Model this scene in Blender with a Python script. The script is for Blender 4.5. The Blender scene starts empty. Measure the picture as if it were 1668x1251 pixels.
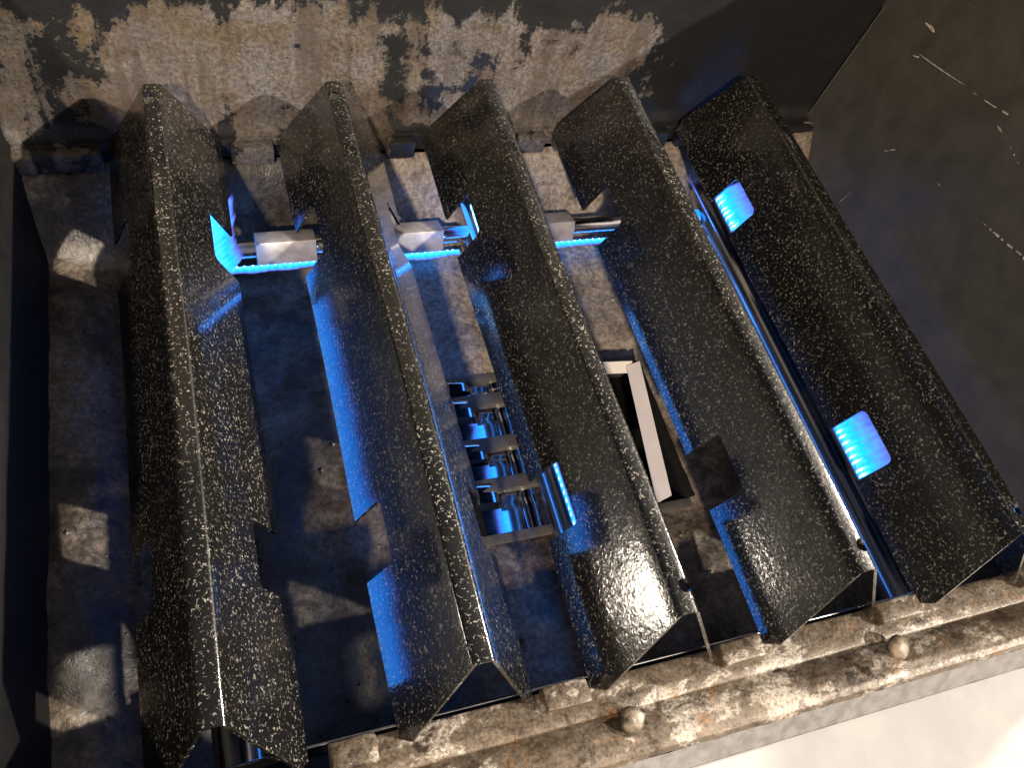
import bpy, bmesh, math, random
import numpy as np
from mathutils import Vector, Matrix, noise as mnoise
random.seed(7)
scene = bpy.context.scene
COL = scene.collection

# ------------------------------------------------------------------ camera, world, light
cam_d = bpy.data.cameras.new("camera")
cam = bpy.data.objects.new("camera", cam_d); COL.objects.link(cam)
cam_d.sensor_width = 36.0; cam_d.lens = 36.0 * 1350.784 / 1668.0
cam_d.clip_start = 0.01; cam_d.clip_end = 100
CAM_R = Matrix(((0.9434, 0.1259, -0.3068), (-0.2652, 0.8419, -0.4699), (0.1992, 0.5247, 0.8277)))
CAM_C = Vector((-0.1738, -0.0483, 0.4023))
q = CAM_R.to_quaternion(); q.normalize()
cam.matrix_world = Matrix.Translation(CAM_C) @ q.to_matrix().to_4x4()
scene.camera = cam

SUN_DIR = Vector((-1.58, 1.0, -1.22)).normalized()          # from low right, front
w = bpy.data.worlds.new("World"); scene.world = w; w.use_nodes = True
nt = w.node_tree
sky = nt.nodes.new("ShaderNodeTexSky"); sky.sky_type = 'NISHITA'; sky.sun_disc = False; sky.air_density = 0.5; sky.dust_density = 9.0; sky.ozone_density = 0.2
sky.sun_elevation = math.asin(-SUN_DIR.z)
sky.sun_rotation = math.atan2(-SUN_DIR.x, -SUN_DIR.y)
nt.links.new(sky.outputs[0], nt.nodes["Background"].inputs[0])
nt.nodes["Background"].inputs[1].default_value = 0.05

sd = bpy.data.lights.new("sun", 'SUN'); sd.energy = 5.0; sd.angle = math.radians(0.9); sd.color = (1.0, 0.9, 0.78)
so = bpy.data.objects.new("sun", sd); COL.objects.link(so)
so.rotation_euler = SUN_DIR.to_track_quat('-Z', 'Y').to_euler()

LAMP_DIR = Vector((0.41, 1.0, -0.82)).normalized()          # warm lamp behind the photographer's left shoulder
ld = bpy.data.lights.new("patio_lamp", 'AREA'); ld.shape = 'DISK'; ld.size = 0.20; ld.energy = 300; ld.color = (1.0, 0.80, 0.58)
lo = bpy.data.objects.new("patio_lamp", ld); COL.objects.link(lo)
lo.location = Vector((-0.12, 0.37, 0.06)) - LAMP_DIR * 6.0
lo.rotation_euler = LAMP_DIR.to_track_quat('-Z', 'Y').to_euler()

BACK_DIR = Vector((-0.765, -0.21, -0.608)).normalized()       # second lamp, above and behind on the right
l2 = bpy.data.lights.new("porch_lamp", 'AREA'); l2.shape = 'DISK'; l2.size = 0.16; l2.energy = 105; l2.color = (1.0, 0.88, 0.72)
lo2 = bpy.data.objects.new("porch_lamp", l2); COL.objects.link(lo2)
lo2.location = Vector((-0.05, 0.06, 0.02)) - BACK_DIR * 3.2
lo2.rotation_euler = BACK_DIR.to_track_quat('-Z', 'Y').to_euler()

scene.view_settings.view_transform = 'Standard'; scene.view_settings.look = 'None'
scene.view_settings.exposure = 0.5; scene.view_settings.gamma = 1.0

# ------------------------------------------------------------------ helpers
def unproj(u, v, z=None, y=None, x=None):
    d = CAM_R @ Vector(((u - 834) / 1350.784, -(v - 625.5) / 1350.784, -1))
    if z is not None: t = (z - CAM_C.z) / d.z
    elif y is not None: t = (y - CAM_C.y) / d.y
    else: t = (x - CAM_C.x) / d.x
    return CAM_C + d * t

def obj(name, verts, faces, mat, parent=None, smooth=False):
    me = bpy.data.meshes.new(name)
    me.from_pydata([tuple(v) for v in verts], [], faces); me.update()
    bm = bmesh.new(); bm.from_mesh(me); bmesh.ops.recalc_face_normals(bm, faces=bm.faces); bm.to_mesh(me); bm.free()
    if smooth:
        for p in me.polygons: p.use_smooth = True
    o = bpy.data.objects.new(name, me); COL.objects.link(o)
    if mat: me.materials.append(mat)
    if parent: o.parent = parent
    return o

def obj_bm(name, bm, mat, parent=None, smooth_angle=None):
    me = bpy.data.meshes.new(name); bm.to_mesh(me); bm.free()
    o = bpy.data.objects.new(name, me); COL.objects.link(o)
    if mat: me.materials.append(mat)
    if parent: o.parent = parent
    if smooth_angle is not None:
        for p in me.polygons: p.use_smooth = True
        me.set_sharp_from_angle(angle=math.radians(smooth_angle))
    return o

def empty(name, loc=(0, 0, 0)):
    o = bpy.data.objects.new(name, None); COL.objects.link(o); o.location = loc; o.empty_display_size = 0.02
    return o

def tag(o, label, cat, group=None, kind=None):
    o['label'] = label; o['category'] = cat
    if group: o['group'] = group
    if kind: o['kind'] = kind
    return o

def add_box(bm, x0, x1, y0, y1, z0, z1, bev=0.0):
    r = bmesh.ops.create_cube(bm, size=1)
    for v in r['verts']:
        v.co = Vector(((x0 + x1) / 2 + v.co.x * (x1 - x0), (y0 + y1) / 2 + v.co.y * (y1 - y0), (z0 + z1) / 2 + v.co.z * (z1 - z0)))
    if bev > 0:
        es = list({e for v in r['verts'] for e in v.link_edges})
        bmesh.ops.bevel(bm, geom=es, offset=bev, segments=2, affect='EDGES', profile=0.5)

def grid(nu, nv, fn):
    vs = [fn(i / (nu - 1), j / (nv - 1)) for j in range(nv) for i in range(nu)]
    fs = [(j * nu + i, j * nu + i + 1, (j + 1) * nu + i + 1, (j + 1) * nu + i) for j in range(nv - 1) for i in range(nu - 1)]
    return vs, fs

def rough_noise(p, s, oct=4):
    return mnoise.fractal(Vector(p) * s, 0.9, 2.1, oct)

def sm(a, b, x):
    t = max(0.0, min(1.0, (x - a) / (b - a))); return t * t * (3 - 2 * t)

# ------------------------------------------------------------------ material node helpers
class NT:
    def __init__(s, name):
        s.m = bpy.data.materials.new(name); s.m.use_nodes = True
        s.t = s.m.node_tree; s.b = s.t.nodes["Principled BSDF"]
        s.co = s.t.nodes.new("ShaderNodeTexCoord").outputs['Object']
    def n(s, ty, **kw):
        o = s.t.nodes.new(ty)
        for k, v in kw.items(): setattr(o, k, v)
        return o
    def put(s, sock, v):
        if hasattr(v, 'is_output') or isinstance(v, bpy.types.NodeSocket): s.t.links.new(v, sock)
        else: sock.default_value = v
    def mapping(s, scale=(1, 1, 1), loc=(0, 0, 0), rot=(0, 0, 0), co=None):
        m = s.n("ShaderNodeMapping"); s.t.links.new(co or s.co, m.inputs[0])
        m.inputs['Scale'].default_value = scale; m.inputs['Location'].default_value = loc; m.inputs['Rotation'].default_value = rot
        return m.outputs[0]
    def noise(s, scale, detail=4, rough=0.55, dist=0.0, co=None, col=False):
        o = s.n("ShaderNodeTexNoise"); s.t.links.new(co or s.co, o.inputs['Vector'])
        o.inputs['Scale'].default_value = scale; o.inputs['Detail'].default_value = detail
        o.inputs['Roughness'].default_value = rough; o.inputs['Distortion'].default_value = dist
        return o.outputs['Color' if col else 'Fac']
    def voro(s, scale, co=None, feature='F1', rnd=1.0):
        o = s.n("ShaderNodeTexVoronoi", feature=feature); s.t.links.new(co or s.co, o.inputs['Vector'])
        o.inputs['Scale'].default_value = scale; o.inputs['Randomness'].default_value = rnd
        return o
    def math(s, op, a, b=0.0, c=None, clamp=False):
        o = s.n("ShaderNodeMath", operation=op, use_clamp=clamp); s.put(o.inputs[0], a); s.put(o.inputs[1], b)
        if c is not None: s.put(o.inputs[2], c)
        return o.outputs[0]
    def ss(s, v, a, b, lo=0.0, hi=1.0):
        o = s.n("ShaderNodeMapRange", interpolation_type='SMOOTHSTEP'); s.put(o.inputs[0], v)
        o.inputs[1].default_value = a; o.inputs[2].default_value = b; o.inputs[3].default_value = lo; o.inputs[4].default_value = hi
        return o.outputs[0]
    def ramp(s, v, stops):
        o = s.n("ShaderNodeValToRGB"); s.put(o.inputs[0], v); e = o.color_ramp.elements
        while len(e) < len(stops): e.new(0.5)
        for k, (p, c) in enumerate(stops): e[k].position = p; e[k].color = (*c, 1)
        return o.outputs[0]
    def mix(s, f, a, b):
        o = s.n("ShaderNodeMix", data_type='RGBA'); s.put(o.inputs[0], f)
        for i, v in ((6, a), (7, b)):
            if isinstance(v, tuple): o.inputs[i].default_value = (*v, 1)
            else: s.t.links.new(v, o.inputs[i])
        return o.outputs[2]
    def xyz(s, co=None):
        o = s.n("ShaderNodeSeparateXYZ"); s.t.links.new(co or s.co, o.inputs[0]); return o.outputs
    def bump(s, h, strength=0.5, dist=0.001, normal=None):
        o = s.n("ShaderNodeBump"); s.put(o.inputs['Height'], h); o.inputs['Strength'].default_value = strength; o.inputs['Distance'].default_value = dist
        if normal: s.t.links.new(normal, o.inputs['Normal'])
        return o.outputs[0]
    def fin(s, color=None, rough=None, metal=None, normal=None, spec=None, coat=None):
        for k, v in (('Base Color', color), ('Roughness', rough), ('Metallic', metal), ('Normal', normal), ('Specular IOR Level', spec), ('Coat Weight', coat)):
            if v is None: continue
            if isinstance(v, tuple): v = (*v, 1)
            s.put(s.b.inputs[k], v)
        return s.m

def mat_enamel():
    s = NT("speckled_enamel")
    s.co = s.n("ShaderNodeNewGeometry").outputs['Position']
    wob = s.noise(260, 2, 0.5, col=True)
    add = s.n("ShaderNodeMix", data_type='VECTOR'); add.inputs[0].default_value = 0.0016
    s.t.links.new(s.co, add.inputs[4]); s.t.links.new(wob, add.inputs[5])
    co = add.outputs[1]
    # short squiggles: contour lines of a noise field, broken up by a second one
    a = s.noise(420, 1.5, 0.5, 0.6, co=co)
    line = s.ss(s.math('ABSOLUTE', s.math('SUBTRACT', a, 0.5)), 0.010, 0.028, 1, 0)
    brk = s.ss(s.noise(540, 1, 0.5), 0.53, 0.61)
    v = s.voro(450, co=co)
    r = s.n("ShaderNodeSeparateColor"); s.t.links.new(v.outputs['Color'], r.inputs[0])
    dots = s.math('MULTIPLY', s.ss(v.outputs['Distance'], 0.12, 0.26, 1, 0), s.ss(r.outputs[0], 0.6, 0.7))
    fl = s.math('MAXIMUM', s.math('MULTIPLY', line, brk), dots, clamp=True)
    dens = s.ss(s.noise(22, 2, 0.6), 0.30, 0.62, 0.45, 1.0)
    fl = s.math('MULTIPLY', fl, dens)
    col = s.mix(fl, (0.0045, 0.0042, 0.0036), (0.27, 0.255, 0.215))
    peel = s.noise(520, 2, 0.5)
    h = s.math('ADD', s.math('MULTIPLY', peel, 0.7), s.math('MULTIPLY', fl, 0.5))
    rough = s.ss(s.noise(60, 3), 0.3, 0.7, 0.30, 0.42)
    s.b.inputs['Coat Weight'].default_value = 1.0; s.b.inputs['Coat Roughness'].default_value = 0.06; s.b.inputs['Coat IOR'].default_value = 1.72
    s.put(s.b.inputs['Coat Normal'], s.bump(s.noise(520, 1.0, 0.5, 0.8), 0.095, 0.0005))
    return s.fin(col, rough, 0.0, s.bump(h, 0.4, 0.0007), 0.25)

def mat_cast(name, wall=False):
    """burnt, stained cast metal with flaking black paint"""
    s = NT(name)
    x, y, z = s.xyz()
    big = s.noise(16, 5, 0.62, 0.4)
    streak = s.noise(26, 5, 0.65, 0.5, co=s.mapping((1.25, 1.0, 0.22)))
    mid = s.noise(95, 7, 0.74, 0.5)
    fine = s.noise(330, 5, 0.75)
    tone = s.noise(21, 4, 0.6, co=s.mapping(loc=(3.1, 1.2, 0.7)))
    t2 = s.math('ADD', s.math('MULTIPLY', tone, 0.75), s.math('MULTIPLY', mid, 0.25))
    metal = s.ramp(t2, [(0.30, (0.040, 0.027, 0.016)), (0.39, (0.090, 0.066, 0.043)), (0.46, (0.125, 0.104, 0.083)), (0.52, (0.130, 0.121, 0.122)), (0.58, (0.145, 0.123, 0.103)), (0.66, (0.22, 0.208, 0.208))])
    spot = s.ss(fine, 0.36, 0.62, 0.38, 1.02)
    mm = s.n("ShaderNodeMix", data_type='RGBA', blend_type='MULTIPLY'); mm.inputs[0].default_value = 1.0
    s.t.links.new(metal, mm.inputs[6]); s.t.links.new(spot, mm.inputs[7])
    metal = mm.outputs[2]
    f = s.math('ADD', s.math('MULTIPLY', big, 0.42), s.math('MULTIPLY', streak, 0.5))
    f = s.math('ADD', f, s.math('MULTIPLY', mid, 0.22))
    f = s.math('ADD', f, s.math('MULTIPLY', fine, 0.14))            # mean about .615
    if wall:
        f = s.math('ADD', f, s.ss(z, 0.074, 0.106, 0.0, 0.15))       # paint survives near the rim
        f = s.math('ADD', f, s.ss(x, 0.10, 0.22, 0.0, 0.34))         # and towards the right corner
        f = s.math('ADD', f, s.ss(x, -0.16, -0.28, 0.0, 0.03))
        f = s.math('ADD', f, s.ss(z, 0.012, -0.002, 0.0, 0.05))
        th = 0.706
    else:
        th = 0.76
    mask = s.ss(f, th - 0.008, th + 0.014)
    grime = s.ss(s.math('ADD', s.math('MULTIPLY', mid, 0.55), s.math('MULTIPLY', streak, 0.45)), 0.49, 0.60, 0.0, 0.85)
    col = s.mix(grime, metal, (0.055, 0.036, 0.020))
    if wall:
        drip = s.noise(70, 4, 0.6, 0.2, co=s.mapping((1.0, 1.0, 0.10)))
        col = s.mix(s.ss(drip, 0.50, 0.66, 0.0, 0.7), col, (0.048, 0.036, 0.026))
        col = s.mix(s.math('MULTIPLY', s.ss(x, -0.13, -0.24), s.ss(drip, 0.60, 0.40, 0.15, 0.65)), col, (0.070, 0.046, 0.018))
    col = s.mix(mask, col, (0.012, 0.012, 0.012))
    rough = s.mix(mask, (0.62,) * 3, (0.38,) * 3)
    h = s.math('ADD', s.math('MULTIPLY', mid, 1.0), s.math('MULTIPLY', fine, 0.5))
    h = s.math('ADD', h, s.math('MULTIPLY', mask, 0.5))
    return s.fin(col, rough, 0.0, s.bump(h, 0.55, 0.0016), 0.45)

def mat_floor():
    s = NT("greasy_cast_floor")
    a = s.noise(14, 6, 0.65, 0.5); b = s.noise(70, 6, 0.72, 0.7); c = s.noise(300, 4, 0.7)
    t = s.math('ADD', s.math('MULTIPLY', a, 0.6), s.math('MULTIPLY', b, 0.4))
    col = s.ramp(t, [(0.36, (0.018, 0.015, 0.012)), (0.45, (0.055, 0.043, 0.032)), (0.52, (0.155, 0.122, 0.088)), (0.62, (0.25, 0.215, 0.175))])
    x, y, z = s.xyz()
    lit_patch = s.math('MULTIPLY', s.math('MULTIPLY', s.ss(x, -0.075, -0.045), s.ss(x, 0.13, 0.10)), s.ss(y, 0.215, 0.24))  # pool of lamp light painted as paler floor on the central hump
    col = s.mix(s.math('MULTIPLY', lit_patch, s.ss(b, 0.36, 0.56, 0.45, 1.0)), col, (0.30, 0.265, 0.22))
    soot_shade = s.ss(s.noise(9, 4, 0.6, 0.3, co=s.mapping(loc=(7, 3, 0))), 0.36, 0.54, 0.15, 0.88)
    soot_shade = s.math('MULTIPLY', soot_shade, s.math('MULTIPLY', s.ss(x, -0.10, -0.04, 1.0, 0.0), s.ss(x, -0.245, -0.215, 0.25, 1.0)))  # soot noise weighted by position, also painting shade into the left gap
    col = s.mix(s.math('MULTIPLY', soot_shade, s.math('SUBTRACT', 1.0, lit_patch)), col, (0.020, 0.018, 0.016))
    d = s.ss(c, 0.35, 0.65, 0.5, 1.1)
    mm = s.n("ShaderNodeMix", data_type='RGBA', blend_type='MULTIPLY'); mm.inputs[0].default_value = 1.0
    s.t.links.new(col, mm.inputs[6]); s.t.links.new(d, mm.inputs[7])
    h = s.math('ADD', b, s.math('MULTIPLY', c, 0.5))
    return s.fin(mm.outputs[2], s.ss(b, 0.35, 0.65, 0.30, 0.58), 0.0, s.bump(h, 0.6, 0.0016), 0.5)

def mat_rail():
    s = NT("stained_aluminium")
    a = s.noise(36, 4, 0.6, 0.0, co=s.mapping((0.6, 1, 1))); b = s.noise(140, 6, 0.66, 0.0, co=s.mapping((0.75, 1, 1))); c = s.noise(520, 5, 0.75); d2 = s.noise(55, 5, 0.65, 0.8, co=s.mapping(loc=(4, 2, 1)))
    base = s.ramp(s.math('ADD', s.math('MULTIPLY', a, 0.5), s.math('MULTIPLY', b, 0.5)), [(0.30, (0.040, 0.026, 0.015)), (0.43, (0.082, 0.060, 0.040)), (0.55, (0.125, 0.100, 0.074)), (0.68, (0.19, 0.165, 0.135))])
    flake = s.ss(s.math('ADD', s.math('MULTIPLY', a, 0.6), s.math('MULTIPLY', b, 0.4)), 0.525, 0.575, 0.0, 0.85)
    flc = s.ramp(c, [(0.32, (0.17, 0.138, 0.104)), (0.50, (0.28, 0.246, 0.205)), (0.64, (0.40, 0.37, 0.325))])
    col = s.mix(flake, base, flc)
    rust = s.ss(s.math('ADD', s.math('MULTIPLY', d2, 0.7), s.math('MULTIPLY', c, 0.3)), 0.56, 0.63, 0, 0.55)
    col = s.mix(rust, col, (0.20, 0.085, 0.018))
    grime = s.ss(s.math('ADD', s.math('MULTIPLY', d2, 0.65), s.math('MULTIPLY', b, 0.35)), 0.455, 0.385, 0, 0.9)
    col = s.mix(grime, col, (0.026, 0.018, 0.012))
    sp = s.ss(c, 0.34, 0.6, 0.62, 1.1)
    mm = s.n("ShaderNodeMix", data_type='RGBA', blend_type='MULTIPLY'); mm.inputs[0].default_value = 1.0
    s.t.links.new(col, mm.inputs[6]); s.t.links.new(sp, mm.inputs[7])
    h = s.math('ADD', s.math('MULTIPLY', flake, 0.35), s.math('ADD', b, s.math('MULTIPLY', c, 0.45)))
    return s.fin(mm.outputs[2], s.ss(c, 0.35, 0.65, 0.30, 0.62), 0.25, s.bump(h, 0.4, 0.0011), 0.5)

def mat_black_paint():
    s = NT("worn_black_paint")
    b = s.noise(40, 5, 0.65, 0.4); c = s.noise(500, 3, 0.6)
    v = s.voro(75); r = s.n("ShaderNodeSeparateColor"); s.t.links.new(v.outputs['Color'], r.inputs[0])
    chip = s.math('MULTIPLY', s.ss(v.outputs['Distance'], 0.03, 0.055, 1, 0), s.ss(r.outputs[0], 0.80, 0.84))
    col = s.ramp(b, [(0.3, (0.050, 0.047, 0.039)), (0.7, (0.078, 0.073, 0.061))])
    col = s.mix(chip, col, (0.42, 0.36, 0.28))
    return s.fin(col, s.ss(b, 0.3, 0.7, 0.40, 0.55), 0.0, s.bump(c, 0.18, 0.0006), 0.4)

def mat_simple(name, col, rough, metal=0.0, nscale=200, bump=0.15, stretch=(1, 1, 1), spec=0.5, var=0.15):
    s = NT(name)
    a = s.noise(nscale, 4, 0.6, co=s.mapping(stretch))
    c = s.mix(s.ss(a, 0.3, 0.7), tuple(v * (1 - var) for v in col), tuple(min(1, v * (1 + var)) for v in col))
    return s.fin(c, s.ss(a, 0.3, 0.7, rough * 0.85, rough * 1.15), metal, s.bump(a, bump, 0.0004), spec)

def mat_flame(name, inner, outer, strength, alpha):
    s = NT(name); s.t.nodes.remove(s.b)
    at = s.n("ShaderNodeAttribute", attribute_name="flame_level")
    nz = s.noise(170, 3, 0.6)
    f = at.outputs['Fac']
    col = s.ramp(f, [(0.0, outer), (0.40, tuple(0.55 * o + 0.45 * k for o, k in zip(outer, inner))), (0.72, inner), (0.98, tuple(min(1, k * m) for k, m in zip(inner, (8, 1.15, 1))))])
    em = s.n("ShaderNodeEmission"); s.t.links.new(col, em.inputs[0])
    tr = s.n("ShaderNodeBsdfTransparent")
    s.put(em.inputs[1], s.math('MULTIPLY', s.ss(nz, 0.3, 0.7, 0.88, 1.12), s.math('MULTIPLY_ADD', s.math('POWER', f, 1.3), strength * 0.94, strength * 0.06)))
    mx = s.n("ShaderNodeMixShader")
    s.put(mx.inputs[0], s.math('MULTIPLY', at.outputs['Fac'], alpha * 1.9, clamp=True))
    s.t.links.new(tr.outputs[0], mx.inputs[1]); s.t.links.new(em.outputs[0], mx.inputs[2])
    s.t.links.new(mx.outputs[0], s.t.nodes["Material Output"].inputs[0])
    return s.m

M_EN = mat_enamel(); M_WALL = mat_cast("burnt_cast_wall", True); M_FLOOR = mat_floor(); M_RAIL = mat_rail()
M_BLACK = mat_black_paint()
M_STEEL = mat_simple("burner_steel", (0.55, 0.53, 0.52), 0.20, 1.0, 90, 0.08, (1, 0.1, 1))
M_SLEEVE = mat_simple("sleeve_steel", (0.50, 0.47, 0.44), 0.42, 0.55, 120, 0.1)
M_CHROME = mat_simple("polished_steel", (0.62, 0.62, 0.63), 0.10, 1.0, 60, 0.04)
M_DARK = mat_simple("dark_slat_metal", (0.11, 0.105, 0.10), 0.35, 0.3, 150, 0.15)
M_SOOT = mat_simple("soot_black", (0.0085, 0.008, 0.0072), 0.8, 0.0, 120, 0.4, spec=0.08)
M_WHITE = mat_simple("cream_painted_steel", (0.37, 0.368, 0.37), 0.28, 0.0, 30, 0.05, var=0.05)
M_PAN = mat_simple("pale_pan_metal", (0.72, 0.67, 0.60), 0.4, 0.0, 60, 0.05, var=0.05)
M_CHIP = mat_simple("bare_metal_chip", (0.52, 0.46, 0.38), 0.5, 0.1, 300, 0.3, var=0.3)
M_RIV = mat_simple("worn_rivet", (0.15, 0.115, 0.08), 0.5, 0.1, 260, 0.5, var=0.4)
M_GREY = mat_simple("grey_cast_edge", (0.15, 0.145, 0.143), 0.5, 0.1, 160, 0.35, var=0.2)
M_FL_IN = mat_flame("flame_core", (0.04, 0.48, 1.0), (0.01, 0.26, 1.0), 4.0, 0.7)
M_FL_OUT = mat_flame("flame_mantle", (0.004, 0.22, 1.0), (0.16, 0.10, 0.55), 3.6, 1.0)

# ------------------------------------------------------------------ heat bars
BH, BW, BL = 0.0604, 0.0330, 0.39
INS = 0.0178
NOT = ((0.0819, 0.1176), (0.2773, 0.3103)); NDEP = 0.3848
TH = 0.0016
def bar_profile():
    cx_, r = 0.0046, 0.0026                      # crown corner and bend radius
    d = Vector((cx_ - BW, BH)).normalized()      # up the right flank
    P = Vector((cx_, BH))
    ang = math.acos(max(-1, min(1, -d.x)))       # interior half geometry of the bend
    turn = math.pi - math.acos(max(-1, min(1, (-d).dot(Vector((-1, 0))))))
    tl = r * math.tan(turn / 2)
    a = P - d * tl; b = P + Vector((-tl, 0))
    c = b + Vector((0, -r))
    pts = [Vector((BW, 0)).lerp(a, k / 7) for k in range(8)]
    a0 = math.atan2(a.y - c.y, a.x - c.x)
    for k in range(1, 6):
        t = a0 + (math.pi / 2 - a0) * k / 5
        pts.append(c + Vector((math.cos(t), math.sin(t))) * r)
    pts.append(Vector((0.0, BH + 0.0003)))
    return pts + [Vector((-q.x, q.y)) for q in reversed(pts[:-1])]
def make_bar_mesh():
    prof = bar_profile(); n = len(prof)
    ys = sorted(set([0, 0.003, 0.008, 0.016, 0.03] + [0.05 + 0.0145 * k for k in range(21)] + [BL - 0.03, BL - 0.016, BL - 0.008, BL - 0.003, BL]))
    vs = []
    for y in ys:
        for p in prof:
            e = INS * p.y / BH
            rr = 0.006                                  # rounded lower corners
            if p.y < rr: e += rr - math.sqrt(max(0, rr * rr - (rr - p.y) ** 2))
            t0 = 1 - sm(0, 0.06, y); t1 = 1 - sm(0, 0.06, BL - y)
            vs.append((p.x + 0.0006 * math.sin(y * 21 + p.x * 30), y + e * t0 - e * t1, p.y))
    fs = [(j * n + i, j * n + i + 1, (j + 1) * n + i + 1, (j + 1) * n + i) for j in range(len(ys) - 1) for i in range(n - 1)]
    o = obj("heat_bar", vs, fs, M_EN)
    bm = bmesh.new(); bm.from_mesh(o.data)
    bmesh.ops.recalc_face_normals(bm, faces=bm.faces)
    if sum(f.normal.z for f in bm.faces) < 0: bmesh.ops.reverse_faces(bm, faces=bm.faces)
    bm.to_mesh(o.data); bm.free()
    so_ = o.modifiers.new("t", 'SOLIDIFY'); so_.thickness = TH; so_.offset = -1
    # cutter
    cb = bmesh.new()
    for sgn in (-1, 1):
        for (y0, y1) in NOT:
            r = 0.0035
            ztop = BH * NDEP
            pts = [(y0, -0.02)]
            for k in range(6):
                a = math.pi - k / 5 * math.pi / 2; pts.append((y0 + r + r * math.cos(a), ztop - r + r * math.sin(a)))
            for k in range(6):
                a = math.pi / 2 - k / 5 * math.pi / 2; pts.append((y1 - r + r * math.cos(a), ztop - r + r * math.sin(a)))
            pts.append((y1, -0.02))
            # small splayed ends at the open side of the notch
            vin = [cb.verts.new((sgn * 0.009, a, b)) for a, b in pts]
            vout = [cb.verts.new((sgn * 0.05, a, b)) for a, b in pts]
            m = len(pts)
            cb.faces.new(vin); cb.faces.new(list(reversed(vout)))
            for k in range(m):
                cb.faces.new((vin[k], vout[k], vout[(k + 1) % m], vin[(k + 1) % m]))
    for yy in (INS + 0.0125,):
        mt = Matrix.Translation((0.0030, yy, BH)) @ Matrix.Rotation(math.radians(12), 4, 'Y')
        bmesh.ops.create_cone(cb, cap_ends=True, segments=24, radius1=0.0034, radius2=0.0034, depth=0.02, matrix=mt)
    bmesh.ops.recalc_face_normals(cb, faces=cb.faces)
    cut = obj_bm("cutter", cb, None)
    bo = o.modifiers.new("b", 'BOOLEAN'); bo.operation = 'DIFFERENCE'; bo.object = cut; bo.solver = 'EXACT'
    bv = o.modifiers.new("v", 'BEVEL'); bv.width = 0.0003; bv.segments = 1; bv.limit_method = 'ANGLE'; bv.angle_limit = math.radians(50)
    dg = bpy.context.evaluated_depsgraph_get(); dg.update()
    me = bpy.data.meshes.new_from_object(o.evaluated_get(dg))
    bpy.data.objects.remove(cut); o.modifiers.clear()
    old = o.data; o.data = me; bpy.data.meshes.remove(old)
    for p in me.polygons: p.use_smooth = True
    me.set_sharp_from_angle(angle=math.radians(32))
    me.name = "heat_bar"
    return o
BARX = (-0.2002, -0.0962, -0.0003, 0.0975, 0.1992)
YAW = (0.003, 0.011, 0.005, 0.007, 0.002)
BAR_LABELS = (
 "leftmost black speckled heat bar, mostly in shadow beside the bare left ledge",
 "black speckled heat bar with a long blue flame reflection down its left flank",
 "middle black speckled heat bar over the slatted grease opening, round glare on its front end",
 "black speckled heat bar between the middle bar and the blue-streaked bare burner tube",
 "rightmost black speckled heat bar beside the black side wall, blue flame filling both notches")
bar = make_bar_mesh()
for i in range(5):
    o = bar if i == 0 else bar.copy()
    if i: COL.objects.link(o)
    o.matrix_world = Matrix.Translation((BARX[i], BL / 2, 0)) @ Matrix.Rotation(YAW[i] + (math.pi if i < 2 else 0.0), 4, 'Z') @ Matrix.Translation((0, -BL / 2, 0))
    tag(o, BAR_LABELS[i], "heat bar", "black speckled heat bars across the firebox")

# ------------------------------------------------------------------ firebox (one casting)
fb = empty("firebox")
tag(fb, "old grease-stained cast metal grill firebox with flaking black paint holding all the bars", "grill firebox")
def part(name, vs, fs, mat, smooth=True):
    return obj(name, vs, fs, mat, fb, smooth)
XL, XR, YB = -0.289, 0.294, 0.395
# back wall, thick, with a slightly uneven cast surface
def bw(u, v):
    x = XL - 0.004 + u * (XR - XL + 0.02); z = -0.012 + v * 0.150
    return (x, YB + 0.0007 * rough_noise((x, 0, z), 45, 4) + 0.004 * sm(0.010, 0.0, z) * -1 + 0.002, z)
vs, fs = grid(150, 40, bw)
n0 = len(vs)
part("back_wall", vs, fs, M_WALL)
vs, fs = grid(60, 6, lambda u, v: (XL - 0.004 + u * (XR - XL + 0.02), YB + (0.0045, -0.0015, -0.003, -0.003, 0.0, 0.03)[round(v * 5)], (0.1365, 0.137, 0.139, 0.144, 0.1465, 0.147)[round(v * 5)]))
part("back_rim", vs, fs, M_BLACK)
# the open lid stands upright behind the box, above the picture
lid = empty("grill_lid", (0, 0.42, 0.15))
tag(lid, "dark open grill lid standing upright behind the back wall", "grill lid")
bm = bmesh.new(); add_box(bm, -0.31, 0.312, -0.004, 0.008, 0.0, 0.46, 0.003); obj_bm("lid_panel", bm, M_BLACK, lid)
bm = bmesh.new(); add_box(bm, 0.3125, 0.325, -0.092, 0.012, 0.057, 0.36, 0.003); obj_bm("lid_cheek", bm, M_BLACK, lid)
bm = bmesh.new(); add_box(bm, -0.323, -0.3105, -0.05, 0.012, 0.03, 0.36, 0.003); obj_bm("lid_cheek", bm, M_BLACK, lid)
# right wall
def rw(u, v):
    y = -0.03 + u * 0.43; z = -0.10 + v * 0.30
    return (XR + 0.0004 * rough_noise((0, y, z), 30, 3) + 0.012 * (z / 0.15 if z > 0 else z / 0.3), y, z)
vs, fs = grid(60, 40, rw)
part("side_wall", vs, fs, M_BLACK)
bm = bmesh.new(); add_box(bm, XR + 0.0145, XR + 0.036, -0.03, 0.40, 0.199, 0.206, 0.002)
obj_bm("side_rim", bm, M_BLACK, fb)
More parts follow.
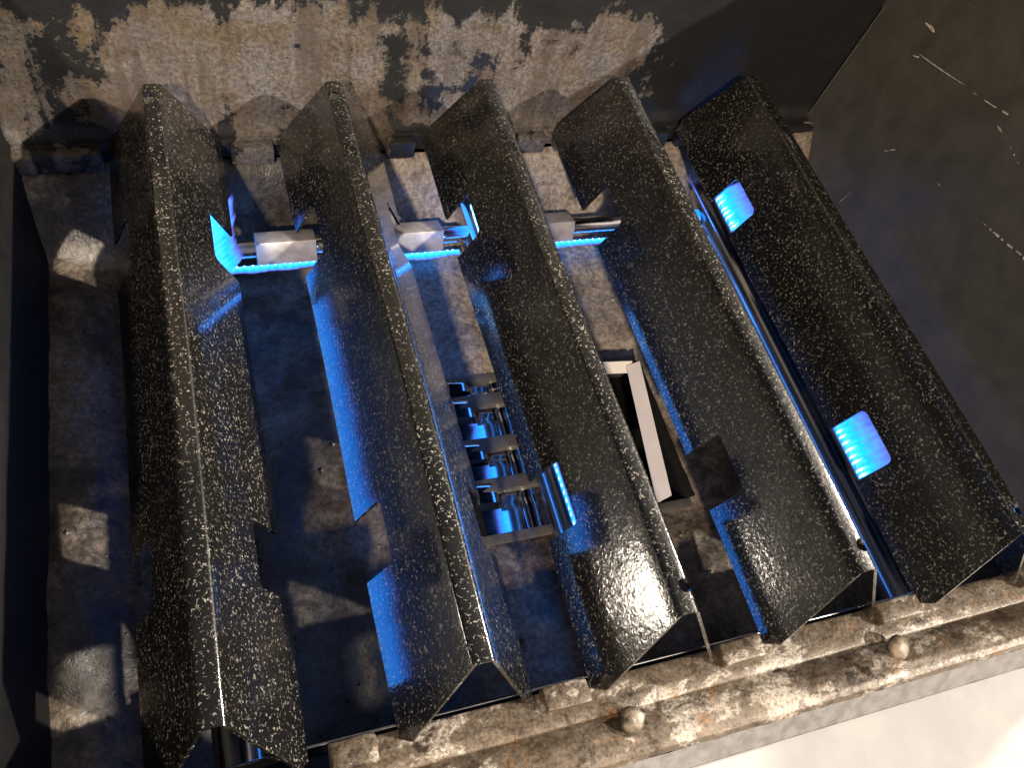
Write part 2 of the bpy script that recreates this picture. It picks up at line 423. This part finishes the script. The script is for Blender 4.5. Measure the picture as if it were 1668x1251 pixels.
# weld seam up the back right corner
# left wall: rim step at z=0, lower wall, upper wall
def lw(u, v):
    y = -0.03 + u * 0.43
    prof = ((XL - 0.006, 0.165), (XL - 0.003, 0.07), (XL - 0.002, 0.004), (XL, 0.0), (XL + 0.0015, -0.003), (XL + 0.003, -0.02), (XL + 0.006, -0.045), (XL + 0.010, -0.056))
    k = v * 7; i = min(6, int(k)); t = k - i
    x = prof[i][0] * (1 - t) + prof[i + 1][0] * t; z = prof[i][1] * (1 - t) + prof[i + 1][1] * t
    return (x + 0.0004 * rough_noise((0, y, z), 40, 3), y, z)
vs, fs = grid(60, 29, lw)
part("side_wall", vs, fs, M_SOOT)

# floor with the grease opening, falling from the sides
OX0, OX1, OY0, OY1 = -0.046, 0.095, 0.112, 0.228
ZO = -0.069
def fz(x, y):
    z = -0.052
    z -= 0.050 * sm(XL + 0.01, -0.18, x)
    z += 0.038 * sm(-0.125, -0.055, x)
    z += 0.014 * sm(0.16, XR, x)
    z += (0.088 - 0.038 * sm(-0.125, -0.055, x) - 0.05 * sm(-0.18, XL + 0.01, x)) * sm(0.342, 0.389, y)
    d = max(OX0 - x, x - OX1, OY0 - y, y - OY1, 0)
    z += 0.0022 * rough_noise((x, y, 0.3), 26, 5) * min(1, d / 0.01) + 0.0008 * rough_noise((x, y, 0), 150, 3) * min(1, d / 0.01)
    if d < 0.02: z = z * sm(0, 0.02, d) + (ZO + 0.0005) * (1 - sm(0, 0.02, d))
    return z
def axis(a, b, cuts, step):
    pts = [a] + cuts + [b]; out = []
    for p0, p1 in zip(pts, pts[1:]):
        n = max(1, round((p1 - p0) / step)); out += [p0 + (p1 - p0) * k / n for k in range(n)]
    return out + [b]
gx = axis(XL - 0.002, XR + 0.004, [OX0, OX1], 0.0032); gy = axis(-0.012, 0.388, [OY0, OY1], 0.0032)
vs = [(x, y, fz(x, y)) for y in gy for x in gx]; nx = len(gx); fs = []
for j in range(len(gy) - 1):
    for i in range(nx - 1):
        cx, cy = (gx[i] + gx[i + 1]) / 2, (gy[j] + gy[j + 1]) / 2
        if OX0 < cx < OX1 and OY0 < cy < OY1: continue
        fs.append((j * nx + i, j * nx + i + 1, (j + 1) * nx + i + 1, (j + 1) * nx + i))
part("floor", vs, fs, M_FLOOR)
# burnt crumbs and flakes lying on the floor
rc = random.Random(11); vs, fs = [], []
for k in range(700):
    x = rc.uniform(XL + 0.012, XR - 0.03); y = rc.uniform(0.015, 0.36)
    if OX0 - 0.012 < x < OX1 + 0.012 and OY0 - 0.006 < y < OY1 + 0.006: continue
    r = 0.0006 + 0.0016 * rc.random() ** 3; z = fz(x, y) + r * 0.2; b0 = len(vs)
    for dx, dy, dz in ((1, 0, 0), (-1, 0, 0), (0, 1, 0), (0, -1, 0), (0, 0, 0.8), (0, 0, -0.5)):
        vs.append((x + dx * r * rc.uniform(.6, 1.4), y + dy * r * rc.uniform(.6, 1.4), z + dz * r * rc.uniform(.6, 1.3)))
    fs += [tuple(b0 + i for i in f) for f in ((0, 2, 4), (2, 1, 4), (1, 3, 4), (3, 0, 4), (2, 0, 5), (1, 2, 5), (3, 1, 5), (0, 3, 5))]
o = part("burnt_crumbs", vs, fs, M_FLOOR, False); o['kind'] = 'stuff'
# ledges with slots for the bar flanges
def ledge(name, y0, y1, yslot0, yslot1, xs, z0, z1, mat, rough):
    """solid strip between y0..y1; teeth between slots on the yslot0..yslot1 side"""
    bm = bmesh.new()
    add_box(bm, xs[0][0], xs[-1][1], y0, y1, z0, z1, 0.0012)
    for a, b in xs: add_box(bm, a, b, yslot0, yslot1, z0, z1 + 0.0004, 0.0015)
    bmesh.ops.subdivide_edges(bm, edges=[e for e in bm.edges if e.calc_length() > 0.02], cuts=6, use_grid_fill=True)
    for v in bm.verts:
        v.co += Vector((rough_noise(v.co, 90, 3), rough_noise(v.co + Vector((5, 0, 0)), 90, 3), rough_noise(v.co + Vector((0, 5, 0)), 90, 3))) * rough
    o = obj_bm(name, bm, mat, fb, 40)
    return o
def teeth(x0, x1):
    sl = []
    for i in range(5):
        for s in (-1, 1):
            c = BARX[i] + s * (BW + 0.001); sl.append((c - 0.0042, c + 0.0042))
    out = []; p = x0
    for a, b in sl:
        if a > p: out.append((p, a))
        p = max(p, b)
    out.append((p, x1))
    return [t for t in out if t[1] > x0 and t[0] < x1]
ledge("back_ledge", 0.3895, 0.3985, 0.3810, 0.3900, teeth(XL, XR), -0.014, 0.0, M_WALL, 0.0004)
# front ledge: continuous shelf that carries the bar corners, with locating lugs between the bars
def lumpy(name, boxes, mat, amp, bev=0.0015, sub=0.0045):
    bm = bmesh.new()
    for bx_ in boxes: add_box(bm, *bx_, bev)
    for it in range(4):
        es = [e for e in bm.edges if e.calc_length() > sub * 1.5]
        if es: bmesh.ops.subdivide_edges(bm, edges=es, cuts=1, use_grid_fill=True)
    for v in bm.verts:
        c = v.co.copy()
        v.co += Vector((rough_noise(c, 110, 4), rough_noise(c + Vector((5, 0, 0)), 110, 4), rough_noise(c + Vector((0, 5, 0)), 110, 4))) * amp
    return obj_bm(name, bm, mat, fb, 45)
lumpy("front_ledge", [(-0.1585, XR, -0.0078, 0.0100, -0.016, -0.0004)], M_RAIL, 0.0005)
LUG = [(-0.1585, -0.1375)] + [(BARX[i] + BW + 0.0045, BARX[i + 1] - BW - 0.0025) for i in range(1, 4)] + [(BARX[4] + BW + 0.0045, XR)]
lumpy("locating_lug", [(-0.1585, -0.1375, -0.0015, 0.0112, -0.014, 0.0050)], M_RAIL, 0.0004)
for a_, b_ in LUG[1:]: lumpy("locating_lug", [(a_, b_, -0.0005, 0.0112, -0.014, 0.0062)], M_RAIL, 0.0004)
bm = bmesh.new(); add_box(bm, XL, XR, -0.007, 0.004, -0.08, -0.0165, 0.001)
obj_bm("front_wall", bm, M_SOOT, fb)
bm = bmesh.new(); add_box(bm, XL, 0.186, 0.0116, 0.0128, -0.034, -0.0022, 0.0004)
obj_bm("front_lip", bm, M_STEEL, fb)
bm = bmesh.new(); add_box(bm, XL - 0.004, -0.176, -0.024, -0.0075, -0.03, 0.045, 0.002)
obj_bm("light_stop_block", bm, M_SOOT, fb)  # unseen block, added to keep lamp light out of the left gap
# front rail: rounded rim whose outer edge runs slightly askew
def yo(x): return -0.0305 - 0.002 * x
def rail(u, v):
    x = -0.1592 + u * 0.48
    y1 = yo(x); y0 = -0.0068
    wdt = y0 - y1
    prof = [(0.0, -0.004), (0.03, -0.0024), (0.10, -0.0012), (0.22, 0.0006), (0.40, 0.0026), (0.60, 0.0036), (0.80, 0.0034), (0.93, 0.0020), (1.0, -0.0008)]
    k = v * (len(prof) - 1); i = min(len(prof) - 2, int(k)); t = k - i
    a = prof[i][0] * (1 - t) + prof[i + 1][0] * t; z = prof[i][1] * (1 - t) + prof[i + 1][1] * t
    nn = 0.0006 * rough_noise((x * 0.6, a * 0.03, 0), 60, 4) + 0.0002 * rough_noise((x, a * 0.03, 3), 260, 3)
    return (x, y0 - a * wdt + nn * 0.7, z + nn * (1 if 0.03 < a < 0.98 else 0.3))
vs, fs = grid(320, 33, rail)
part("front_rail", vs, fs, M_RAIL)
def edge(u, v):
    x = -0.20 + u * 0.52
    y1 = yo(x)
    nn = 0.0006 * rough_noise((x, 1, 0), 50, 4)
    return (x, y1 + nn * 0.5 - v * 0.0088, -0.0008 - v * 0.0115 + (nn if v < 1 else 0))
vs, fs = grid(200, 8, edge)
part("rail_edge", vs, fs, M_GREY)
def under(u, v):
    x = -0.20 + u * 0.52
    return (x, yo(x) - 0.0088 + v * 0.004, -0.012 - v * 0.05)
vs, fs = grid(30, 3, under)
part("rail_skirt", vs, fs, M_SOOT)
# cast rivet stubs on the rail
def rivet(u, v, r, tilt, mat):
    p = unproj(u, v, z=0.004)
    bm = bmesh.new()
    bmesh.ops.create_uvsphere(bm, u_segments=20, v_segments=12, radius=1)
    for vv in bm.verts:
        c = vv.co
        c.z = max(-0.45, 0.5 * c.z + 0.08)
        c *= r * (1 + 0.07 * rough_noise(c + Vector((u, 0, 0)), 1.6, 3))
    bmesh.ops.transform(bm, matrix=Matrix.Translation((p.x, p.y, p.z)) @ Matrix.Rotation(tilt, 4, 'X'), verts=bm.verts)
    obj_bm("rivet", bm, mat, fb, 60)
rivet(1462, 1055, 0.0066, 0.35, M_RIV); rivet(1028, 1174, 0.0066, 0.1, M_RAIL)

# paint chips and scratches on the right wall: thin flakes of bare metal showing, a hair proud
def chip(pts, width, n=10, jit=0.4, gap=0.0):
    poly = []
    P = [unproj(u, v, x=XR) for u, v in pts]
    for p in P:
        z = p.z; p.x = XR + 0.012 * (z / 0.15 if z > 0 else z / 0.3) - 0.0006
    vs, fs = [], []
    for k in range(n + 1):
        t = k / n * (len(P) - 1); i = min(len(P) - 2, int(t)); p = P[i].lerp(P[i + 1], t - i)
        d = (P[i + 1] - P[i]).normalized(); s = d.cross(Vector((1, 0, 0))).normalized()
        ww = width * (0.25 + 0.75 * math.sin(math.pi * min(1, max(0, k / n)))) * random.uniform(1 - jit, 1 + jit)
        vs += [p + s * ww, p - s * ww]
        if k and random.random() > gap: fs.append((2 * k - 2, 2 * k - 1, 2 * k + 1, 2 * k))
    part("paint_chip", vs, fs, M_CHIP, False)
chip([(1491, 36), (1500, 44), (1506, 52)], 0.0016, 6)
chip([(1484, 88), (1500, 100), (1522, 116), (1555, 138)], 0.0005, 16)
chip([(1568, 150), (1600, 172), (1640, 196), (1667, 206)], 0.0004, 26, 0.7, 0.55)
chip([(1474, 90), (1484, 93)], 0.0007, 4)
chip([(1608, 205), (1616, 216)], 0.0007, 5)
chip([(1620, 222), (1645, 270)], 0.0004, 18, 0.7, 0.6)
chip([(1590, 362), (1630, 398), (1668, 428)], 0.0006, 26, 0.7, 0.35)
chip([(1655, 420), (1668, 430)], 0.0013, 5)
chip([(1436, 246), (1455, 243)], 0.0003, 8, 0.7, 0.3)
chip([(1520, 298), (1524, 304)], 0.0005, 4)
chip([(1368, 330), (1388, 312)], 0.0002, 6)
# weld seam in the back right corner
def seam(u, v):
    z = 0.002 + u * 0.10; a = v * math.pi
    r = 0.0011 * (1 + 0.5 * rough_noise((0, 0, z), 300, 3))
    return (XR + 0.012 * z / 0.15 - 0.0016 - 0.4 * r * math.cos(a), YB - 0.0008 - r * math.sin(a), z)
vs, fs = grid(60, 7, seam)
part("corner_seam", vs, fs, M_BLACK)

# ------------------------------------------------------------------ burners
BUX = (-0.197, 0.003, 0.199); BZ, BR = -0.050, 0.0125
BU_LABELS = ("burner tube under the leftmost heat bar, its end seen beneath the bar's front opening",
             "burner tube under the middle heat bar, bright blue in that bar's front notch",
             "bare burner tube with a long blue streak, in the gap left of the rightmost bar")
def attr_heat(o, vals):
    a = o.data.attributes.new("flame_level", 'FLOAT', 'POINT')
    a.data.foreach_set("value", vals)
def tube_mesh(name, r, y0, y1, parent, mat, seg=40):
    bm = bmesh.new()
    bmesh.ops.create_cone(bm, cap_ends=True, segments=seg, radius1=r, radius2=r, depth=y1 - y0,
                          matrix=Matrix.Translation((0, (y0 + y1) / 2, 0)) @ Matrix.Rotation(math.pi / 2, 4, 'X'))
    return obj_bm(name, bm, mat, parent, 40)
def flame_sheet(parent, side, y0, y1, port_step, height, name, x_out=0.006, seedv=0, per_x=False, r=BR, ang=50, power=1.0):
    """curved mantle rising from a row of ports on the burner's shoulder"""
    nu = int((y1 - y0) / 0.0012); nv = 10; vs = []; hs = []
    for j in range(nv):
        t = j / (nv - 1)
        for i in range(nu):
            y = y0 + (y1 - y0) * i / (nu - 1)
            lick = 0.9 + 0.28 * rough_noise((y, seedv, 0), 38, 3)
            a = math.radians(ang)
            x = r * math.cos(a) + x_out * math.sin(t * 1.5) * lick + 0.0003 * math.sin(2 * math.pi * y / port_step) * (1 - t)
            z = r * math.sin(a) + height * lick * t ** 0.85
            if per_x: vs.append((y, side * x, z))
            else: vs.append((side * x, y, z))
            hs.append(max(0.0, (1 - t ** power) * (0.95 + 0.05 * math.sin(2 * math.pi * y / port_step))) * (1 if 0 < i < nu - 1 else 0))
    fs = [(j * nu + i, j * nu + i + 1, (j + 1) * nu + i + 1, (j + 1) * nu + i) for j in range(nv - 1) for i in range(nu - 1)]
    o = obj(name, vs, fs, M_FL_OUT, parent, True); attr_heat(o, hs); return o
def port_cones(parent, side, y0, y1, step, name, scale=1.0, r=BR, per_x=False, ang=38):
    """row of small bright inner cones, one per port"""
    vs, fs, hs = [], [], []
    n = int((y1 - y0) / step)
    a = math.radians(ang); d = Vector((side * math.cos(a), 0, math.sin(a)))
    upv = Vector((0, 0, 1)); ax = Vector((0, 1, 0)); b2 = d.cross(ax)
    for k in range(n):
        y = y0 + step * (k + 0.5 + random.uniform(-0.18, 0.18)); L = 0.0058 * scale * random.uniform(0.65, 1.25)
        base = d * r + Vector((0, y, 0)); b0 = len(vs)
        rings = ((0.0, 0.0007), (0.35, 0.0010), (0.75, 0.0006))
        for t, rr in rings:
            c = base + d * L * t + upv * 0.0012 * t * t
            for s in range(6):
                th = s * math.pi / 3
                p = c + (ax * math.cos(th) + b2 * math.sin(th)) * rr * scale
                vs.append((p.y, p.x, p.z) if per_x else tuple(p)); hs.append(1.0 - 0.35 * t)
        c = base + d * L + upv * 0.0014
        vs.append((c.y, c.x, c.z) if per_x else tuple(c)); hs.append(0.4)
        for m in range(2):
            for s in range(6):
                fs.append((b0 + m * 6 + s, b0 + m * 6 + (s + 1) % 6, b0 + (m + 1) * 6 + (s + 1) % 6, b0 + (m + 1) * 6 + s))
        for s in range(6): fs.append((b0 + 12 + s, b0 + 12 + (s + 1) % 6, b0 + 18))
    o = obj(name, vs, fs, M_FL_IN, parent, True); attr_heat(o, hs); o['kind'] = 'stuff'; return o
for i, bx in enumerate(BUX):
    b = empty("burner_tube", (bx, 0, BZ))
    tag(b, BU_LABELS[i], "burner", "steel burner tubes under the heat bars")
    tube_mesh("tube", BR, 0.012, 0.372, b, M_STEEL)
    c = tube_mesh("end_cap", BR + 0.0012, 0.010, 0.018, b, M_STEEL)
    port_cones(b, 1, 0.04, 0.355, 0.0050, "port_flame", ang=(50, 102, 50)[i])
    if i == 2:
        flame_sheet(b, 1, 0.04, 0.355, 0.0050, 0.024, "flame", x_out=0.029, seedv=i, power=0.8)
        flame_sheet(b, -1, 0.315, 0.356, 0.0050, 0.026, "flame", x_out=0.018, seedv=9)
    else:
        flame_sheet(b, 1, 0.04, 0.300, 0.0050, (0.025, 0.022)[i], "flame", x_out=(0.004, -0.006)[i], seedv=i, power=2.2, ang=(50, 102)[i])
        flame_sheet(b, 1, 0.300, 0.356, 0.0050, 0.032, "flame", x_out=0.026, seedv=i + 3, power=2.5)
        port_cones(b, 1, 0.312, 0.345, 0.0075, "port_flame", 2.6, ang=35)
        if i == 1: flame_sheet(b, -1, 0.318, 0.362, 0.0050, 0.030, "flame", x_out=0.010, seedv=12, power=1.6)

# crossover tube with steel sleeves
CY, CZ = 0.336, -0.046
cx = empty("crossover_tube", (0, CY, CZ))
tag(cx, "thin steel crossover tube with square sleeves lying across the burners near the back wall", "crossover tube")
bm = bmesh.new()
bmesh.ops.create_cone(bm, cap_ends=True, segments=24, radius1=0.0062, radius2=0.0062, depth=0.37, matrix=Matrix.Rotation(math.pi / 2, 4, 'Y'))
obj_bm("tube", bm, M_STEEL, cx, 40)
for x0, x1 in ((-0.154, -0.1145), (-0.085, -0.0255), (0.025, 0.0755)):
    bm = bmesh.new(); add_box(bm, x0, x1, -0.0086, 0.0086, -0.0082, 0.0082, 0.0009)
    bmesh.ops.rotate(bm, cent=(0, 0, 0), matrix=Matrix.Rotation(math.radians(-22), 3, 'X'), verts=bm.verts)
    obj_bm("sleeve", bm, M_SLEEVE, cx, 40)
    bm = bmesh.new()
    bmesh.ops.create_uvsphere(bm, u_segments=10, v_segments=6, radius=0.0016, matrix=Matrix.Translation((x1 + 0.0008, -0.005, 0.004)))
    obj_bm("screw", bm, M_STEEL, cx, 40)
for x0, x1 in ((-0.186, -0.012), (0.014, 0.188)):
    port_cones(cx, -1, x0, x1, 0.0052, "port_flame", 0.7, 0.0105, True, -42)
    flame_sheet(cx, -1, x0, x1, 0.0052, 0.001, "flame", x_out=0.008, seedv=x0, per_x=True, r=0.0108, ang=-44, power=1.5)

# ------------------------------------------------------------------ grease opening: catch pan, deflector slats
pan = empty("catch_pan", (0, 0.176, -0.16))
tag(pan, "pale metal catch pan in the floor opening, lit side right of the middle bar", "catch pan")
def ppart(name, vs, fs, mat, smooth=False):
    return obj(name, [(v[0], v[1] - 0.176, v[2] + 0.16) for v in vs], fs, mat, pan, smooth)
def slab(a, b, c, d, t):
    n = (Vector(b) - Vector(a)).cross(Vector(d) - Vector(a)).normalized() * t
    vs = [Vector(p) for p in (a, b, c, d)] + [Vector(p) + n for p in (a, b, c, d)]
    return vs, [(0, 1, 2, 3), (7, 6, 5, 4), (0, 4, 5, 1), (1, 5, 6, 2), (2, 6, 7, 3), (3, 7, 4, 0)]
A = unproj(1042, 588, z=-0.046); B = unproj(1094, 806, z=-0.046); Cc = unproj(1070, 819, z=-0.0495); D = unproj(1020, 596, z=-0.0495)
vs, fs = slab(A, B, Cc, D, 0.0012); ppart("pan_side", vs, fs, M_PAN)
vs, fs = slab((-0.06, 0.10, -0.128), (0.115, 0.10, -0.128), (0.115, 0.25, -0.128), (-0.06, 0.25, -0.128), -0.0012); ppart("pan_base", vs, fs, M_SOOT)
A2 = unproj(975, 590, z=-0.048); B2 = unproj(1030, 588, z=-0.048)
vs, fs = slab(A2, B2, B2 + Vector((0, -0.006, -0.006)), A2 + Vector((0, -0.006, -0.006)), 0.001); ppart("pan_back", vs, fs, M_PAN)

A3 = unproj(868, 824, z=-0.079); B3 = unproj(912, 818, z=-0.079)
vs, fs = slab(A3, B3, B3 + Vector((0, -0.010, -0.002)), A3 + Vector((0, -0.010, -0.002)), 0.001); ppart("pan_lip", vs, fs, M_PAN)
A4 = unproj(869, 824, z=-0.0778); B4 = unproj(879, 823, z=-0.0778)
vs, fs = slab(A4, B4, B4 + Vector((0, -0.0028, -0.0006)), A4 + Vector((0, -0.0028, -0.0006)), 0.0005); ppart("slot_shade", vs, fs, M_SOOT)  # dark slab on the lip, painting the shade of a small hole
lv = empty("grease_deflector", (0, 0.176, ZO))
tag(lv, "slatted grease deflector in the floor opening, polished troughs reflecting blue flame", "grease deflector")
def lbox(name, x0, x1, y0, y1, z0, z1, mat, bev=0.0006, rx=0.0):
    bm = bmesh.new(); cx_, cy_, cz_ = (x0 + x1) / 2, (y0 + y1) / 2, (z0 + z1) / 2
    add_box(bm, x0 - cx_, x1 - cx_, y0 - cy_, y1 - cy_, z0 - cz_, z1 - cz_, bev)
    bmesh.ops.transform(bm, matrix=Matrix.Translation((cx_, cy_ - 0.176, cz_ - ZO)) @ Matrix.Rotation(rx, 4, 'X'), verts=bm.verts)
    return obj_bm(name, bm, mat, lv, 40)
lbox("frame_rail", OX0 - 0.001, OX1 + 0.001, OY1 - 0.0035, OY1 + 0.0015, ZO - 0.02, ZO + 0.0015, M_DARK)
lbox("frame_rail", OX0 - 0.001, OX1 + 0.001, OY0 - 0.0035, OY0 + 0.003, ZO - 0.02, ZO + 0.002, M_DARK)
lbox("frame_rail", OX1 - 0.0025, OX1 + 0.010, OY0 + 0.0035, OY1 - 0.004, ZO - 0.02, ZO + 0.0012, M_SOOT)
lbox("frame_rail", OX0 - 0.006, OX0 + 0.002, OY0 + 0.0035, OY1 - 0.004, ZO - 0.02, ZO + 0.001, M_SOOT)
SL = [unproj(770, v, z=ZO).y for v in (655, 728, 797)] 
SXR = 0.052
for y in SL: lbox("slat", OX0 + 0.002, SXR, y - 0.0048, y + 0.0048, ZO - 0.004, ZO + 0.0015, M_DARK, 0.0008, math.radians(-8))
# polished troughs between the slats: folded plate standing below each gap
edges_y = [OY1 - 0.004] + SL
for k, y in enumerate(edges_y):
    yb = y - (0.004 if k == 0 else 0.009)
    nn = 60; yf = (SL[k] if k < 3 else OY0 + 0.002) - 0.001; ybk = y + 0.001
    def zp(x, t):
        u = x - OX0
        # flat polished tray, a shallow joggle, then a slightly crowned right half
        z = -0.0075 - 0.12 * (u - 0.012)
        if t >= 0.66: z = -0.0030 - 0.12 * (u - 0.012) - 0.0055 * sm(0.013, 0.020, u)
        z += 0.0035 * sm(0.030, 0.033, u)
        if u > 0.033: z += 0.0028 * math.sin(min(1, (u - 0.033) / 0.030) * math.pi)
        return z
    vs = []
    ny = 13
    for j in range(ny):
        t = j / (ny - 1)
        for i in range(nn):
            x = OX0 + 0.001 + i / (nn - 1) * (SXR - OX0 - 0.002)
            vs.append((x, yf + (ybk - yf) * t - 0.176, zp(x, t) + 0.004 * t))
    fs = [(j * nn + i, j * nn + i + 1, (j + 1) * nn + i + 1, (j + 1) * nn + i) for j in range(ny - 1) for i in range(nn - 1)]
    o = obj("trough", vs, fs, M_CHROME, lv, True); o.data.set_sharp_from_angle(angle=math.radians(35))
    sm_ = o.modifiers.new("t", 'SOLIDIFY'); sm_.thickness = 0.0008

# ------------------------------------------------------------------ front panel of the grill, outside the box
fp = empty("front_panel", (0.1, -0.3, -0.014))
tag(fp, "cream white painted front panel of the grill, brightly lit beyond the stained rail", "grill panel")
bm = bmesh.new(); 
vs = [(-0.5, yo(-0.6) - 0.0090, 0), (0.7, yo(0.8) - 0.0090, 0), (0.7, -0.35, 0), (-0.5, -0.35, 0)]
vv = [bm.verts.new((a, b + 0.3, c + h)) for h in (-0.012, 0.0) for a, b, c in vs]
for f in ((3, 2, 1, 0), (4, 5, 6, 7), (0, 1, 5, 4), (1, 2, 6, 5), (2, 3, 7, 6), (3, 0, 4, 7)): bm.faces.new([vv[k] for k in f])
obj_bm("panel_sheet", bm, M_WHITE, fp, 40)
